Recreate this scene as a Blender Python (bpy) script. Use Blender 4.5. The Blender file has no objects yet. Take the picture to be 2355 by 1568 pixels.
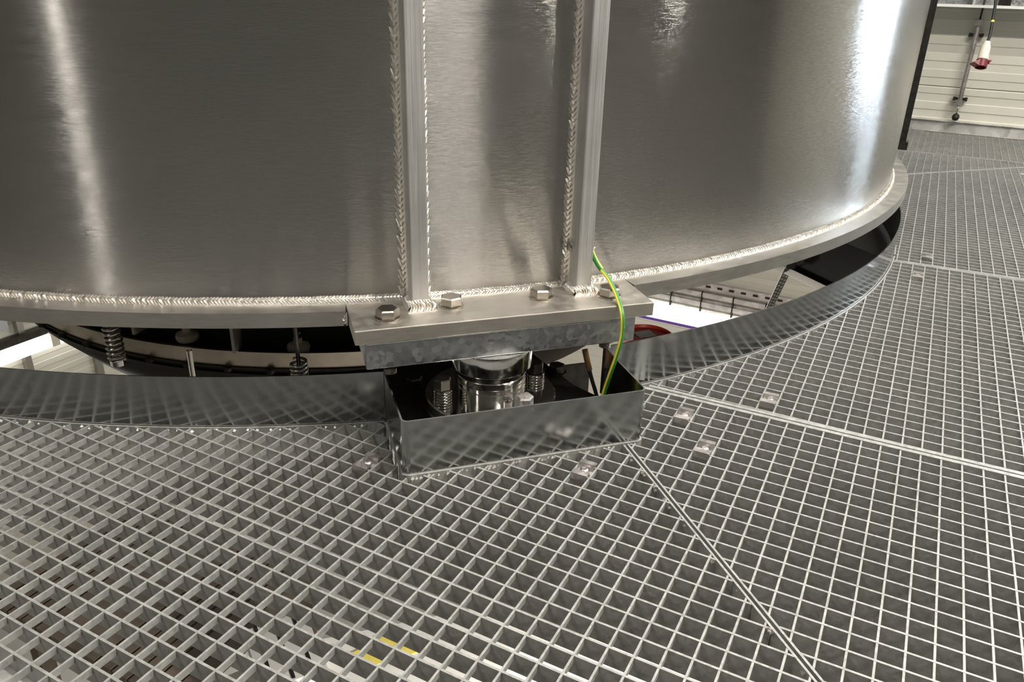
import bpy, bmesh, math, random
from math import sin, cos, pi, radians, sqrt, atan2, degrees
from mathutils import Vector, Matrix
random.seed(7)
SC = bpy.context.scene
COL = SC.collection

# ------------------------------------------------------------------ camera
FPX, PITCH, ROLL, CAMH = 1819.08, radians(24.527), radians(1.510), 0.763
_f = Vector((0, cos(PITCH), -sin(PITCH))); _r0 = Vector((1, 0, 0)); _u0 = _r0.cross(_f)
_r = _r0*cos(ROLL) + _u0*sin(ROLL); _u = -_r0*sin(ROLL) + _u0*cos(ROLL)
EYE = Vector((0, 0, CAMH))
camd = bpy.data.cameras.new('camera'); cam = bpy.data.objects.new('camera', camd); COL.objects.link(cam)
camd.sensor_width = 36.0; camd.lens = FPX/2355*36.0; camd.clip_start = 0.02; camd.clip_end = 100
M3 = Matrix((_r, _u, -_f)).transposed(); M4 = M3.to_4x4(); M4.translation = EYE
cam.matrix_world = M4
SC.camera = cam

# ------------------------------------------------------------------ world, exposure
SC.view_settings.view_transform = 'Standard'; SC.view_settings.look = 'None'
SC.view_settings.gamma = 1.0; SC.view_settings.use_curve_mapping = False
SC.view_settings.exposure = 0.0
W = bpy.data.worlds.new('sky'); SC.world = W; W.use_nodes = True
W.node_tree.nodes['Background'].inputs[0].default_value = (0.75, 0.87, 1.0, 1)
W.node_tree.nodes['Background'].inputs[1].default_value = 1.6

# ------------------------------------------------------------------ room frame
WA = Vector((2.38, 4.93, 0)); AU = Vector((cos(radians(-28.24)), sin(radians(-28.24)), 0)); AN = Vector((-0.4732, -0.8810, 0))
FLOORZ, CEILZ = -3.6, 4.2
UMIN, UMAX, NMAX = -5.37, 7.5, 13.0      # wall B at UMIN
def room(u, n, z): return WA + AU*u + AN*n + Vector((0, 0, z))
RA = atan2(AU.y, AU.x)
LAMP_W, WIN_W = 74.0, 230.0


def area(name, loc, rot, sx, sy, power, color, parent=None):
    l = bpy.data.lights.new(name, 'AREA'); l.shape = 'RECTANGLE'; l.size = sx; l.size_y = sy; l.energy = power; l.color = color
    o = bpy.data.objects.new(name, l); COL.objects.link(o); o.location = loc; o.rotation_euler = rot
    if parent: o.parent = parent
    return o
# daylight entering by the window of the back wall (just outside the glass)
WIN = (1.74, 2.64, 0.55, 2.25)            # u0,u1,z0,z1
wl = area('window_daylight', room((WIN[0]+WIN[1])/2, -0.16, (WIN[2]+WIN[3])/2), (0, 0, 0), WIN[1]-WIN[0]-.1, WIN[3]-WIN[2]-.1, WIN_W, (0.74, 0.87, 1.0))
wl.rotation_euler = AN.to_track_quat('-Z', 'Y').to_euler()

# ------------------------------------------------------------------ helpers
def ray(u, v): return _r*((u-1177.5)/FPX) - _u*((v-784)/FPX) + _f
def atz(u, v, z): d = ray(u, v); return EYE + d*((z-CAMH)/d.z)
def atplane(u, v, p0, n): d = ray(u, v); return EYE + d*((p0-EYE).dot(n)/d.dot(n))
def atdist(u, v, k): return EYE + ray(u, v)*k
CX, CY = -0.6558, 3.3223; CEN = Vector((CX, CY, 0))
TA = radians(17.85); BT = Vector((cos(TA), sin(TA), 0)); BO = Vector((sin(TA), -cos(TA), 0))
def LB(s, r, z): return CEN + BT*s + BO*r + Vector((0, 0, z))     # bracket frame: along tangent, outward, up
def atr(u, v, r): return atplane(u, v, CEN + BO*r, BO)
def lb_of(p): q = p-CEN; return (q.dot(BT), q.dot(BO), p.z)

class MB:
    def __init__(s): s.v = []; s.f = []; s.m = []; s.sm = []
    def add(s, vs, fs, m=0, smooth=False):
        b = len(s.v); s.v += [Vector(p) for p in vs]; s.f += [tuple(b+i for i in f) for f in fs]; s.m += [m]*len(fs); s.sm += [smooth]*len(fs); return s
    def box(s, c, size, rz=0.0, m=0):
        x, y, z = size[0]/2, size[1]/2, size[2]/2; ca, sa = cos(rz), sin(rz); c = Vector(c)
        P = [(-x,-y,-z),(x,-y,-z),(x,y,-z),(-x,y,-z),(-x,-y,z),(x,-y,z),(x,y,z),(-x,y,z)]
        return s.add([c+Vector((p[0]*ca-p[1]*sa, p[0]*sa+p[1]*ca, p[2])) for p in P], [(3,2,1,0),(4,5,6,7),(0,1,5,4),(1,2,6,5),(2,3,7,6),(3,0,4,7)], m)
    def prism(s, poly, off, m=0):              # poly: world points CCW seen from +off
        n = len(poly); off = Vector(off); a = [Vector(p) for p in poly]
        return s.add(a+[p+off for p in a], [tuple(range(n))[::-1], tuple(range(n, 2*n))]+[(i, (i+1) % n, n+(i+1) % n, n+i) for i in range(n)], m)
    def tube(s, path, r, seg=10, m=0, closed=False, cap=True, mfun=None):
        P = [Vector(p) for p in path]; n = len(P); rings = []; T0 = (P[1]-P[0]).normalized()
        up = Vector((0,0,1)) if abs(T0.z) < .9 else Vector((1,0,0)); N = (up-T0*up.dot(T0)).normalized()
        vs = []
        for i in range(n):
            T = (P[(i+1) % n]-P[i-1]) if closed else (P[min(i+1, n-1)]-P[max(i-1, 0)])
            T.normalize(); N = (N-T*N.dot(T)).normalized(); B = T.cross(N)
            rr = r[i] if isinstance(r, (list, tuple)) else r
            vs += [P[i]+N*rr*cos(2*pi*k/seg)+B*rr*sin(2*pi*k/seg) for k in range(seg)]
        b = len(s.v); s.v += vs
        for i in range(n if closed else n-1):
            j = (i+1) % n
            for k in range(seg):
                s.f.append((b+i*seg+k, b+i*seg+(k+1) % seg, b+j*seg+(k+1) % seg, b+j*seg+k)); s.m.append(mfun(i, k) if mfun else m); s.sm.append(True)
        if cap and not closed:
            s.f += [tuple(b+k for k in range(seg))[::-1], tuple(b+(n-1)*seg+k for k in range(seg))]; s.m += [m, m]; s.sm += [False, False]
        return s
    def lathe(s, prof, c=(0,0,0), seg=32, a0=0.0, a1=2*pi, m=0, smooth=True, closedprof=False):   # prof (r,z)
        c = Vector(c); full = abs(a1-a0-2*pi) < 1e-6; n = seg if full else seg+1; b = len(s.v); L = len(prof)
        for i in range(n):
            a = a0+(a1-a0)*i/seg
            s.v += [c+Vector((p[0]*cos(a), p[0]*sin(a), p[1])) for p in prof]
        rng = range(L) if closedprof else range(L-1)
        for i in range(seg):
            j = (i+1) % n
            for k in rng:
                k2 = (k+1) % L
                s.f.append((b+i*L+k, b+j*L+k, b+j*L+k2, b+i*L+k2)); s.m.append(m); s.sm.append(smooth)
        if not full and closedprof:
            s.f += [tuple(b+k for k in range(L)), tuple(b+(n-1)*L+k for k in range(L))[::-1]]; s.m += [m, m]; s.sm += [False, False]
        return s
    def hexhead(s, c, af, h, rz=0, m=0):
        R = af/sqrt(3); c = Vector(c); A = [rz+pi/3*i for i in range(6)]
        v = [c+Vector((R*cos(a), R*sin(a), 0)) for a in A]+[c+Vector((R*cos(a), R*sin(a), h*.86)) for a in A]+[c+Vector((R*.86*cos(a), R*.86*sin(a), h)) for a in A]
        f = [tuple(range(6))[::-1], tuple(range(12, 18))]
        for i in range(6):
            j = (i+1) % 6; f += [(i, j, 6+j, 6+i), (6+i, 6+j, 12+j, 12+i)]
        return s.add(v, f, m)
    def mesh(s, name, mats, origin=(0,0,0), fix=True):
        me = bpy.data.meshes.new(name); o = Vector(origin)
        me.from_pydata([p-o for p in s.v], [], s.f)
        for mt in (mats if isinstance(mats, (list, tuple)) else [mats]): me.materials.append(mt)
        me.polygons.foreach_set('material_index', s.m); me.polygons.foreach_set('use_smooth', s.sm)
        if fix:
            bm = bmesh.new(); bm.from_mesh(me); bmesh.ops.recalc_face_normals(bm, faces=bm.faces)
            for e in bm.edges:
                if len(e.link_faces) == 2 and e.calc_face_angle(0) > .6: e.smooth = False
            bm.to_mesh(me); bm.free()
        me.update(); return me
    def build(s, name, mats, parent=None, bevel=0, origin=None):
        org = WORLD.get(parent.name, Vector()) if parent else (Vector(origin) if origin else Vector())
        o = bpy.data.objects.new(name, s.mesh(name, mats, org)); COL.objects.link(o)
        if parent: o.parent = parent; WORLD[o.name] = org
        else: o.location = org; WORLD[o.name] = org
        if bevel:
            md = o.modifiers.new('bevel', 'BEVEL'); md.width = bevel; md.segments = 2; md.limit_method = 'ANGLE'; md.angle_limit = radians(40)
        return o
WORLD = {}
def tag(o, label, cat, group=None):
    o['label'] = label; o['category'] = cat
    if group: o['group'] = group
    return o
def struct(o): o['kind'] = 'structure'; return o
def thing(name, loc, label=None, cat=None, group=None, rz=0.0):
    o = bpy.data.objects.new(name, None); COL.objects.link(o); o.location = Vector(loc); o.rotation_euler = (0, 0, rz); o.empty_display_size = .05
    WORLD[o.name] = Vector(loc)
    if label: tag(o, label, cat, group)
    return o
def put(name, me, parent, loc, rz=0.0, scale=None):
    o = bpy.data.objects.new(name, me); COL.objects.link(o); o.parent = parent; o.location = loc; o.rotation_euler = (0, 0, rz)
    if scale: o.scale = scale
    return o

# ------------------------------------------------------------------ materials
class NT:
    def __init__(s, name):
        s.mat = bpy.data.materials.new(name); s.mat.use_nodes = True; s.t = s.mat.node_tree; s.b = s.t.nodes['Principled BSDF']
        s.pos = None
    def n(s, typ, **kw):
        nd = s.t.nodes.new(typ)
        for k, v in kw.items(): setattr(nd, k, v)
        return nd
    def l(s, a, b): s.t.links.new(a, b)
    def P(s, scale=(1,1,1), rot=(0,0,0)):
        if not s.pos: s.pos = s.n('ShaderNodeNewGeometry').outputs['Position']
        m = s.n('ShaderNodeMapping'); m.inputs['Scale'].default_value = scale; m.inputs['Rotation'].default_value = rot; s.l(s.pos, m.inputs['Vector']); return m.outputs[0]
    def noise(s, scale, detail=4, vec=None, rough=.55):
        t = s.n('ShaderNodeTexNoise'); t.inputs['Scale'].default_value = scale; t.inputs['Detail'].default_value = detail; t.inputs['Roughness'].default_value = rough
        s.l(vec or s.P(), t.inputs['Vector']); return t.outputs['Fac']
    def voro(s, scale, vec=None, out='Color', feature='F1'):
        t = s.n('ShaderNodeTexVoronoi'); t.feature = feature; t.inputs['Scale'].default_value = scale; s.l(vec or s.P(), t.inputs['Vector']); return t.outputs[out]
    def ramp(s, fac, stops):
        r = s.n('ShaderNodeValToRGB'); e = r.color_ramp.elements
        while len(e) < len(stops): e.new(.5)
        for i, (p, c) in enumerate(stops):
            e[i].position = p; e[i].color = (c, c, c, 1) if isinstance(c, (int, float)) else (*c, 1)
        s.l(fac, r.inputs[0]); return r.outputs[0]
    def mix(s, fac, a, b, typ='MIX'):
        m = s.n('ShaderNodeMix', data_type='RGBA', blend_type=typ)
        for k, v in ((0, fac), (6, a), (7, b)):
            if isinstance(v, (int, float)): m.inputs[k].default_value = v
            elif isinstance(v, tuple): m.inputs[k].default_value = (*v, 1)
            else: s.l(v, m.inputs[k])
        return m.outputs[2]
    def bump(s, h, strength, dist=.001):
        b = s.n('ShaderNodeBump'); b.inputs['Strength'].default_value = strength; b.inputs['Distance'].default_value = dist; s.l(h, b.inputs['Height']); s.l(b.outputs[0], s.b.inputs['Normal'])
    def set(s, **kw):
        for k, v in kw.items():
            i = s.b.inputs[k.replace('_', ' ')]
            if isinstance(v, (int, float)): i.default_value = v
            elif isinstance(v, tuple): i.default_value = (*v, 1)
            else: s.l(v, i)
        return s
def simple(name, col, rough=.5, metal=0.0, var=.12, scale=30, **kw):
    t = NT(name); c = t.ramp(t.noise(scale), [(.3, tuple(x*(1-var) for x in col)), (.7, tuple(min(1, x*(1+var)) for x in col))])
    t.set(Base_Color=c, Roughness=rough, Metallic=metal, **kw); return t.mat

def mk_galv(name, col, rough, scale, contrast, metal=1.0, bump=.0, scr=0.0):
    t = NT(name); sp = t.n('ShaderNodeSeparateColor'); t.l(t.voro(scale), sp.inputs[0])
    nz = t.noise(scale*.35, 5); big = t.noise(6, 3)
    v = t.mix(.55, sp.outputs[0], nz)
    lo = tuple(x*(1-contrast) for x in col); hi = tuple(min(1, x*(1+contrast*.6)) for x in col)
    c = t.mix(1.0, t.ramp(v, [(.25, lo), (.75, hi)]), t.ramp(big, [(.3, .86), (.7, 1.0)]), 'MULTIPLY')
    if scr:
        s1 = t.voro(14, t.P((1, 1, .35), (.7, .4, .3)), 'Distance', 'DISTANCE_TO_EDGE')
        msk = t.mix(1.0, t.ramp(s1, [(0.0, 1.0), (.012, 0.0)]), t.ramp(t.noise(5), [(.55, 0.0), (.66, scr)]), 'MULTIPLY')
        c = t.mix(msk, c, (.85, .87, .88))
    t.set(Base_Color=c, Metallic=metal, Roughness=t.ramp(v, [(.2, rough*.8), (.8, rough*1.25)]))
    if bump: t.bump(v, bump, .0006)
    return t.mat

GRAIN = (.60, .55)
def mk_shell():
    t = NT('rolled_aluminium'); g = t.noise(1.0, 5, t.P((60, 60, 520)), .7); g2 = t.noise(1.0, 3, t.P((9, 9, 60)))
    cl = t.noise(2.2, 4)
    c = t.mix(1.0, t.ramp(g, [(.3, (.40, .392, .378)), (.7, (.52, .512, .498))]), t.ramp(cl, [(.3, .88), (.7, 1.0)]), 'MULTIPLY')
    painted_glint = t.mix(1.0, t.ramp(t.voro(90, None, 'Distance'), [(.0, 1.0), (.10, 0.0)]), t.ramp(t.noise(45, 2), [(.56, 0.0), (.64, .8)]), 'MULTIPLY')  # fine specular speckles of the metal, painted into the colour as pale dots
    c = t.mix(painted_glint, c, (.8, .78, .74))
    # rolled grain: microscopic horizontal grooves tilt the normal up and down only
    wn = t.n('ShaderNodeTexWhiteNoise', noise_dimensions='3D'); t.l(t.P((9000, 9000, 9000)), wn.inputs['Vector'])
    sw = t.n('ShaderNodeSeparateColor'); t.l(wn.outputs['Color'], sw.inputs[0])
    def math_(op, a, b):
        m = t.n('ShaderNodeMath', operation=op)
        for i, v in enumerate((a, b)):
            if isinstance(v, (int, float)): m.inputs[i].default_value = v
            else: t.l(v, m.inputs[i])
        return m.outputs[0]
    tilt = math_('ADD', math_('MULTIPLY', math_('SUBTRACT', math_('ADD', sw.outputs[0], sw.outputs[1]), 1.0), GRAIN[0]), math_('MULTIPLY', math_('SUBTRACT', g, .5), GRAIN[1]))
    cx = t.n('ShaderNodeCombineXYZ'); t.l(tilt, cx.inputs[2])
    ge = t.n('ShaderNodeNewGeometry'); ad = t.n('ShaderNodeVectorMath', operation='ADD'); t.l(ge.outputs['Normal'], ad.inputs[0]); t.l(cx.outputs[0], ad.inputs[1])
    nm = t.n('ShaderNodeVectorMath', operation='NORMALIZE'); t.l(ad.outputs[0], nm.inputs[0]); t.l(nm.outputs[0], t.b.inputs['Normal'])
    t.set(Base_Color=c, Metallic=1.0, Roughness=t.ramp(g2, [(.3, .11), (.7, .15)])); return t.mat
def mk_alu(name, col, rough, streak=(40, 40, 300), bump=.15):
    t = NT(name); g = t.noise(1.0, 4, t.P(streak)); sp = t.ramp(t.voro(70, None, 'Distance'), [(.0, 1.0), (.09, 0.0)])
    c = t.mix(1.0, t.ramp(g, [(.3, tuple(x*.86 for x in col)), (.7, col)]), t.ramp(t.noise(9, 5), [(.3, .84), (.65, 1.0)]), 'MULTIPLY')
    msk = t.mix(1.0, sp, t.ramp(t.noise(25, 2), [(.58, 0.0), (.62, .55)]), 'MULTIPLY')
    c = t.mix(msk, c, tuple(x*.45 for x in col))
    t.set(Base_Color=c, Metallic=1.0, Roughness=t.ramp(g, [(.3, rough*.9), (.7, rough*1.15)])); t.bump(g, bump, .0004); return t.mat
M = {}
M['shell'] = mk_shell()
M['plate'] = mk_alu('machined_aluminium', (.56, .525, .475), .46)
M['flange'] = mk_alu('sawn_aluminium', (.54, .515, .475), .42, (30, 30, 200))
M['gusset'] = mk_alu('extruded_aluminium', (.78, .77, .76), .50, (420, 420, 6), .2)
M['weld'] = simple('weld_metal', (.80, .77, .72), .36, 1.0, .1, 120)
M['steel'] = simple('stainless_bolt', (.50, .465, .41), .24, 1.0, .12, 60)
M['polish'] = simple('polished_stainless', (.80, .78, .75), .10, 1.0, .04, 20)
M['stud'] = simple('zinc_thread', (.42, .40, .37), .30, 1.0, .15, 200)
M['galv_sheet'] = mk_galv('galvanised_sheet', (.40, .41, .405), .16, 26, .10, scr=.12)
M['galv_block'] = mk_galv('galvanised_spangle', (.42, .435, .44), .42, 105, .26, bump=.2)
M['galv_bar'] = mk_galv('galvanised_grating', (.36, .36, .346), .46, 160, .16, metal=.35, bump=.2)
M['galv_clip'] = mk_galv('galvanised_clip', (.60, .57, .55), .42, 90, .2)
M['galv_beam'] = mk_galv('galvanised_beam', (.72, .71, .69), .5, 22, .2, metal=.5)
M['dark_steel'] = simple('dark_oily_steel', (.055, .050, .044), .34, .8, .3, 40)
M['collar'] = simple('dull_steel_collar', (.34, .30, .25), .42, .9, .25, 8)
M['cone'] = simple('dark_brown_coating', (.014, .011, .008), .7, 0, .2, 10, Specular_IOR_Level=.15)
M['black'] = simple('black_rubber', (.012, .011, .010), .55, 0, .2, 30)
M['wall'] = simple('cream_coated_panel', (.66, .65, .57), .45, 0, .02, 3)
M['hall'] = simple('dark_hall_cladding', (.12, .112, .10), .7, 0, .1, 2)
M['ceil'] = simple('ceiling_paint', (.22, .215, .20), .8, 0, .03, 3)
M['floor'] = simple('lower_floor_screed', (.30, .29, .27), .5, 0, .12, 2)
M['white'] = simple('white_enamel', (.82, .82, .80), .35, 0, .02, 5)
M['plastic'] = simple('cream_plastic', (.74, .69, .58), .4, 0, .03, 5)
M['red'] = simple('dark_red_plastic', (.15, .006, .014), .45, 0, .1, 20)
M['redp'] = simple('red_drum_paint', (.55, .045, .02), .4, 0, .1, 10)
M['yellow'] = simple('cable_yellow', (.85, .72, .06), .4, 0, .05, 30)
M['green'] = simple('cable_green', (.03, .20, .03), .4, 0, .1, 30)
M['brown'] = simple('rusty_brown', (.22, .11, .04), .6, 0, .3, 60)
M['wood'] = simple('brown_board', (.16, .125, .095), .7, 0, .25, 14)
M['paleblue'] = simple('pale_grey_panel', (.60, .64, .70), .4, 0, .04, 4)
M['paper'] = simple('white_paper', (.70, .69, .66), .8, 0, .05, 10)
M['purple'] = simple('violet_strip', (.20, .10, .50), .4, 0, .05, 10)
M['tape'] = simple('yellow_tape', (.85, .72, .15), .5, 0, .06, 30)
M['card'] = simple('pale_board', (.78, .77, .74), .7, 0, .08, 6)
def emis(name, col, st):
    t = NT(name); t.set(Base_Color=col, Roughness=.4, Emission_Color=col, Emission_Strength=st); return t.mat
M['lamp'] = emis('lit_diffuser', (1.0, .97, .92), 3.0)
def mk_glass():
    t = NT('window_glass'); tr = t.n('ShaderNodeBsdfTransparent'); mx = t.n('ShaderNodeMixShader'); mx.inputs[0].default_value = .06
    t.set(Base_Color=(1., 1., 1.), Metallic=1.0, Roughness=.02); o = t.t.nodes['Material Output']
    t.l(tr.outputs[0], mx.inputs[1]); t.l(t.b.outputs[0], mx.inputs[2]); t.l(mx.outputs[0], o.inputs['Surface']); return t.mat
M['glass'] = mk_glass()

# ------------------------------------------------------------------ room shell
def rbox(u0, u1, n0, n1, z0, z1): return MB().box(room((u0+u1)/2, (n0+n1)/2, (z0+z1)/2), (u1-u0, n1-n0, z1-z0), RA)
T = .12
def ribbed(mb, p, du, dn, length, z0, z1):          # micro-ribbed panel face, p = lower start corner on wall plane
    z = z0+.004; prof = [(0, z0+.002)]; k = 0
    hi = .0045
    while z < z1-.004:
        d = hi if k % 2 else .0005; e = min(z+.0455, z1-.004)
        prof += [(d, z), (d, e-.004)]; z = e; k += 1
    prof += [(0, z1-.002)]
    n = len(prof); V = [p+dn*a+Vector((0, 0, b)) for a, b in prof]; V2 = [q+du*length for q in V]
    back = [p-dn*.02+Vector((0, 0, z0+.002)), p-dn*.02+Vector((0, 0, z1-.002))]
    V += V2+back+[b+du*length for b in back]
    F = [(i, i+1, n+i+1, n+i) for i in range(n-1)]
    B0, B1, B2, B3 = 2*n, 2*n+1, 2*n+2, 2*n+3
    F += [(B0, B2, B3, B1), (0, n, B2, B0), (n-1, B1, B3, 2*n-1), tuple(range(n))[::-1]+(B0, B1), tuple(range(n, 2*n))+(B3, B2)]
    mb.add(V, F)
wall_back = thing('wall_back', room(0, 0, 0)); struct(wall_back)
core = MB()
for a in ((UMIN-T, WIN[0], FLOORZ, CEILZ), (WIN[1], UMAX+T, FLOORZ, CEILZ), (WIN[0], WIN[1], FLOORZ, WIN[2]), (WIN[0], WIN[1], WIN[3], CEILZ)):
    core.box(room((a[0]+a[1])/2, -.08, (a[2]+a[3])/2), (a[1]-a[0], .12, a[3]-a[2]), RA)
core.build('wall_core', M['wall'], wall_back)
rows = [(-3.6, -2.745), (-2.745, -1.745), (-1.745, -.745), (-.745, .255), (.255, 1.255), (1.255, 2.255), (2.255, 3.255), (3.255, 4.2)]
for z0, z1 in rows:
    segs = [(UMIN, UMAX)]
    if z1 > WIN[2] and z0 < WIN[3]-.01: segs = [(UMIN, WIN[0]), (WIN[1], UMAX)]
    for a, b in segs:
        mb = MB(); ribbed(mb, room(a, 0, 0), AU, AN, b-a, z0, z1); mb.build('wall_panel', M['wall'], wall_back)
mb = MB(); ribbed(mb, room(WIN[0], 0, 0), AU, AN, WIN[1]-WIN[0], .255, WIN[2]); mb.build('wall_panel', M['wall'], wall_back)
wall_left = thing('wall_left', room(UMIN, 5, 0)); struct(wall_left)
rbox(UMIN-T-.02, UMIN-.02, 0, NMAX, FLOORZ, CEILZ).build('wall_core', M['wall'], wall_left)
for z0, z1 in rows:
    mb = MB(); ribbed(mb, room(UMIN, NMAX, 0), -AN, AU, NMAX, z0, z1); mb.build('wall_panel', M['wall'], wall_left)
struct(rbox(UMIN-T, UMAX+T, NMAX, NMAX+T, FLOORZ, CEILZ).build('wall_front', M['hall']))
struct(rbox(UMAX, UMAX+T, 0, NMAX, FLOORZ, CEILZ).build('wall_right', M['hall']))
struct(rbox(UMIN-T, UMAX+T, -.14, NMAX+T, CEILZ, CEILZ+.1).build('ceiling', M['ceil']))
struct(rbox(UMIN-T, UMAX+T, -.14, NMAX+T, FLOORZ-.1, FLOORZ).build('floor', M['floor']))
struct(rbox(UMIN, UMAX, 7.6, NMAX, -.06, -.002).build('floor_platform', M['floor']))
# window
wd = thing('window_1', room((WIN[0]+WIN[1])/2, -.05, WIN[2])); struct(wd)
fr = MB(); w = .06; u0, u1, z0, z1 = WIN
for a in ((u0, u0+w, z0, z1), (u1-w, u1, z0, z1), (u0+w, u1-w, z0, z0+w), (u0+w, u1-w, z1-w, z1)):
    fr.box(room((a[0]+a[1])/2, -.07, (a[2]+a[3])/2), (a[1]-a[0], .07, a[3]-a[2]), RA)
fr.build('window_frame', M['white'], wd)
MB().box(room((u0+u1)/2, -.08, (z0+z1)/2), (u1-u0-2*w, .006, z1-z0-2*w), RA).build('pane', M['glass'], wd)

# ------------------------------------------------------------------ ceiling battens (real lamps of the hall)
def batten(name, loc, ang, length, power, label, color=(1, .945, .86), group=None, ztop=None, mat='lamp', width=.12):
    ztop = CEILZ if ztop is None else ztop
    t = thing(name, loc, label, 'lamp', group, ang)
    put('lamp_body', MB().box((0, 0, .045), (length, width, .05)).mesh('lamp_body', M['white']), t, (0, 0, 0))
    put('diffuser', MB().box((0, 0, 0), (length*.97, width*.85, .04)).mesh('diffuser', M[mat]), t, (0, 0, 0))
    for sx in (-1, 1): put('hanger', MB().box((0, 0, 0), (.01, .01, max(.02, ztop-loc[2]-.07))).mesh('hanger', M['stud']), t, (sx*length*.4, 0, .07+max(.02, ztop-loc[2]-.07)/2))
    area(name+'_light', (0, 0, -.022), (0, 0, 0), length*.97, width*.85, power, color, t)
    return t
LAMPS = [
 (Vector((-3.1, -2.16, 2.3)), radians(55.7), .6, .34),
 (Vector((2.2, -3.0, 3.0)), radians(-20), 1.6, .9),
 (Vector((2.1, 0.3, 4.0)), RA, 1.6, 2.2),
 (Vector((3.5, 1.3, 4.0)), RA, 1.6, 2.0),
 (Vector((0.9, 0.75, 4.0)), RA, 1.6, 1.6),
 (Vector((3.0, 3.0, 4.0)), RA, 1.6, .7),
 (Vector((-2.6, .2, 4.0)), RA, 1.6, .8),
]
LWHERE = ['behind the viewer at left', 'behind the viewer at right', 'over the diagonal seam', 'over the right gratings', 'over the sheet metal box', 'nearest the back wall', 'over the left kick plate']
for i, (p, a, L, k) in enumerate(LAMPS):
    batten('ceiling_lamp', p, a, L, LAMP_W*k, 'white ceiling batten lamp '+LWHERE[i], group='ceiling battens of the hall')

# ------------------------------------------------------------------ tank
RS, RF, ZB, ZT, RK, ZK = 2.0143, 2.0641, 0.1956, 0.2237, 2.0706, 0.1035
A_BR = TA-pi/2                                    # bracket direction angle
tank = thing('aluminium_tank', CEN+Vector((0, 0, ZB)), 'large round brushed aluminium tank with welded flange above the floor gap', 'tank')
MB().lathe([(RS, ZT-.02), (RS, 3.0), (RS-.006, 3.0), (RS-.006, ZT-.02)], CEN, 360, closedprof=True).build('shell', M['shell'], tank)
MB().lathe([(.0, 3.0), (RS, 3.0), (RS, 3.02), (.2, 3.35), (0, 3.36)], CEN, 96).build('roof', M['shell'], tank)
MB().lathe([(0, ZB+.004), (RS-.01, ZB+.004), (RS-.01, ZB+.012), (0, ZB+.012)], CEN, 96).build('bottom_plate', M['dark_steel'], tank)
HP = .2762                                         # half length of mounting plate
aF = math.asin((HP+.004)/RF)
MB().lathe([(RS-.05, ZB), (RF, ZB), (RF, ZT), (RS-.05, ZT)], CEN, 360, A_BR+aF, A_BR-aF+2*pi, closedprof=True, smooth=False).build('flange', M['flange'], tank)
# mounting plate
zp0 = .1975
pl = MB().prism([LB(-HP, 1.93, zp0), LB(HP, 1.93, zp0), LB(HP, 2.139, zp0), LB(-HP, 2.139, zp0)][::-1], (0, 0, ZT-zp0))
pl.build('mounting_plate', M['plate'], tank, bevel=.0015)
# gussets
G = ((-.164, -.133), (.150, .180)); GR = 2.063
gus = []
for a, b in G:
    gus.append(MB().prism([LB(a, 1.99, ZT), LB(b, 1.99, ZT), LB(b, GR, ZT), LB(a, GR, ZT)][::-1], (0, 0, 2.7)).build('gusset', M['gusset'], tank, bevel=.002))

def weld(path, nA, nB, w, pitch, name='weld_bead', amp=.22, jitter=.05, flat=.8):
    """path(s)->(point, tangent, sideA, sideB) ; bead fills the corner between directions sideA and sideB"""
    L = path[0]; fn = path[1]; K = 7; mb = MB(); rings = []
    n = int(L/pitch)
    for i in range(n):
        sc = 1+.6*jitter*sin(i*.37)+random.uniform(-jitter, jitter)*.5; bow = pitch*1.5*(1+random.uniform(-.2, .2))
        for ph, ra in ((0.0, 1.0), (.55, 1-amp*.35), (.97, 1-amp)):
            ring = []
            for k in range(K):
                a = pi/2*k/(K-1); s = (i+ph)*pitch + bow*sin(2*a)
                p, A, B = fn(min(max(s, 0), L))
                q = 1.0 if k in (0, K-1) else ra
                # concave-to-flat fillet profile between w along A and w along B
                x, y = cos(a), sin(a); fl = 1/(x+y); rr = (fl*(1-flat)+flat*1.0*(.5+.5*fl))*sc*q
                ring.append(p+A*(w*x*rr)+B*(w*y*rr))
            rings.append(ring)
    V = [p for r in rings for p in r]; F = []
    for i in range(len(rings)-1):
        for k in range(K-1): F.append((i*K+k, i*K+k+1, (i+1)*K+k+1, (i+1)*K+k))
    mb.add(V, F, 0, True); return mb
def arcpath(R, z, a0, a1):
    L = abs(a1-a0)*R
    def fn(s):
        a = a0+(a1-a0)*s/L; o = Vector((cos(a), sin(a), 0)); return CEN+o*R+Vector((0, 0, z)), o, Vector((0, 0, 1))
    return (L, fn)
def linepath(p, q, A, B):
    p, q, A, B = Vector(p), Vector(q), Vector(A).normalized(), Vector(B).normalized(); L = (q-p).length
    return (L, lambda s: (p+(q-p)*(s/L), A, B))
def bead(path, w, pitch, **k): return weld(path, None, None, w, pitch, **k).build('weld_bead', M['weld'], tank)
aG = [math.asin(x/RS) for g in G for x in g]
bead(arcpath(RS-.002, ZT-.001, A_BR+aG[0], A_BR-radians(75)), .0135, .0060)
bead(arcpath(RS-.002, ZT-.001, A_BR+aG[1], A_BR+aG[2]), .0120, .0055)
bead(arcpath(RS-.002, ZT-.001, A_BR+aG[3], A_BR+radians(80)), .0135, .0060)
for gi, (a, b) in enumerate(G):
    for s, sg in ((a, -1), (b, 1)):
        r = sqrt(RS*RS-s*s); zt = 1.7
        bead(linepath(LB(s, r-.002, zt), LB(s, r-.002, ZT), BT*sg, BO), .0150, .0105, amp=.34, jitter=.10)
        bead(linepath(LB(s, r+.004, ZT-.001), LB(s, GR+.006, ZT-.001), BT*sg, (0, 0, 1)), .0125, .0050)
    bead(linepath(LB(a-.012, GR, ZT-.001), LB(b+.012, GR, ZT-.001), BO, (0, 0, 1)), .0165, .0050, amp=.32, jitter=.14)
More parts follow.
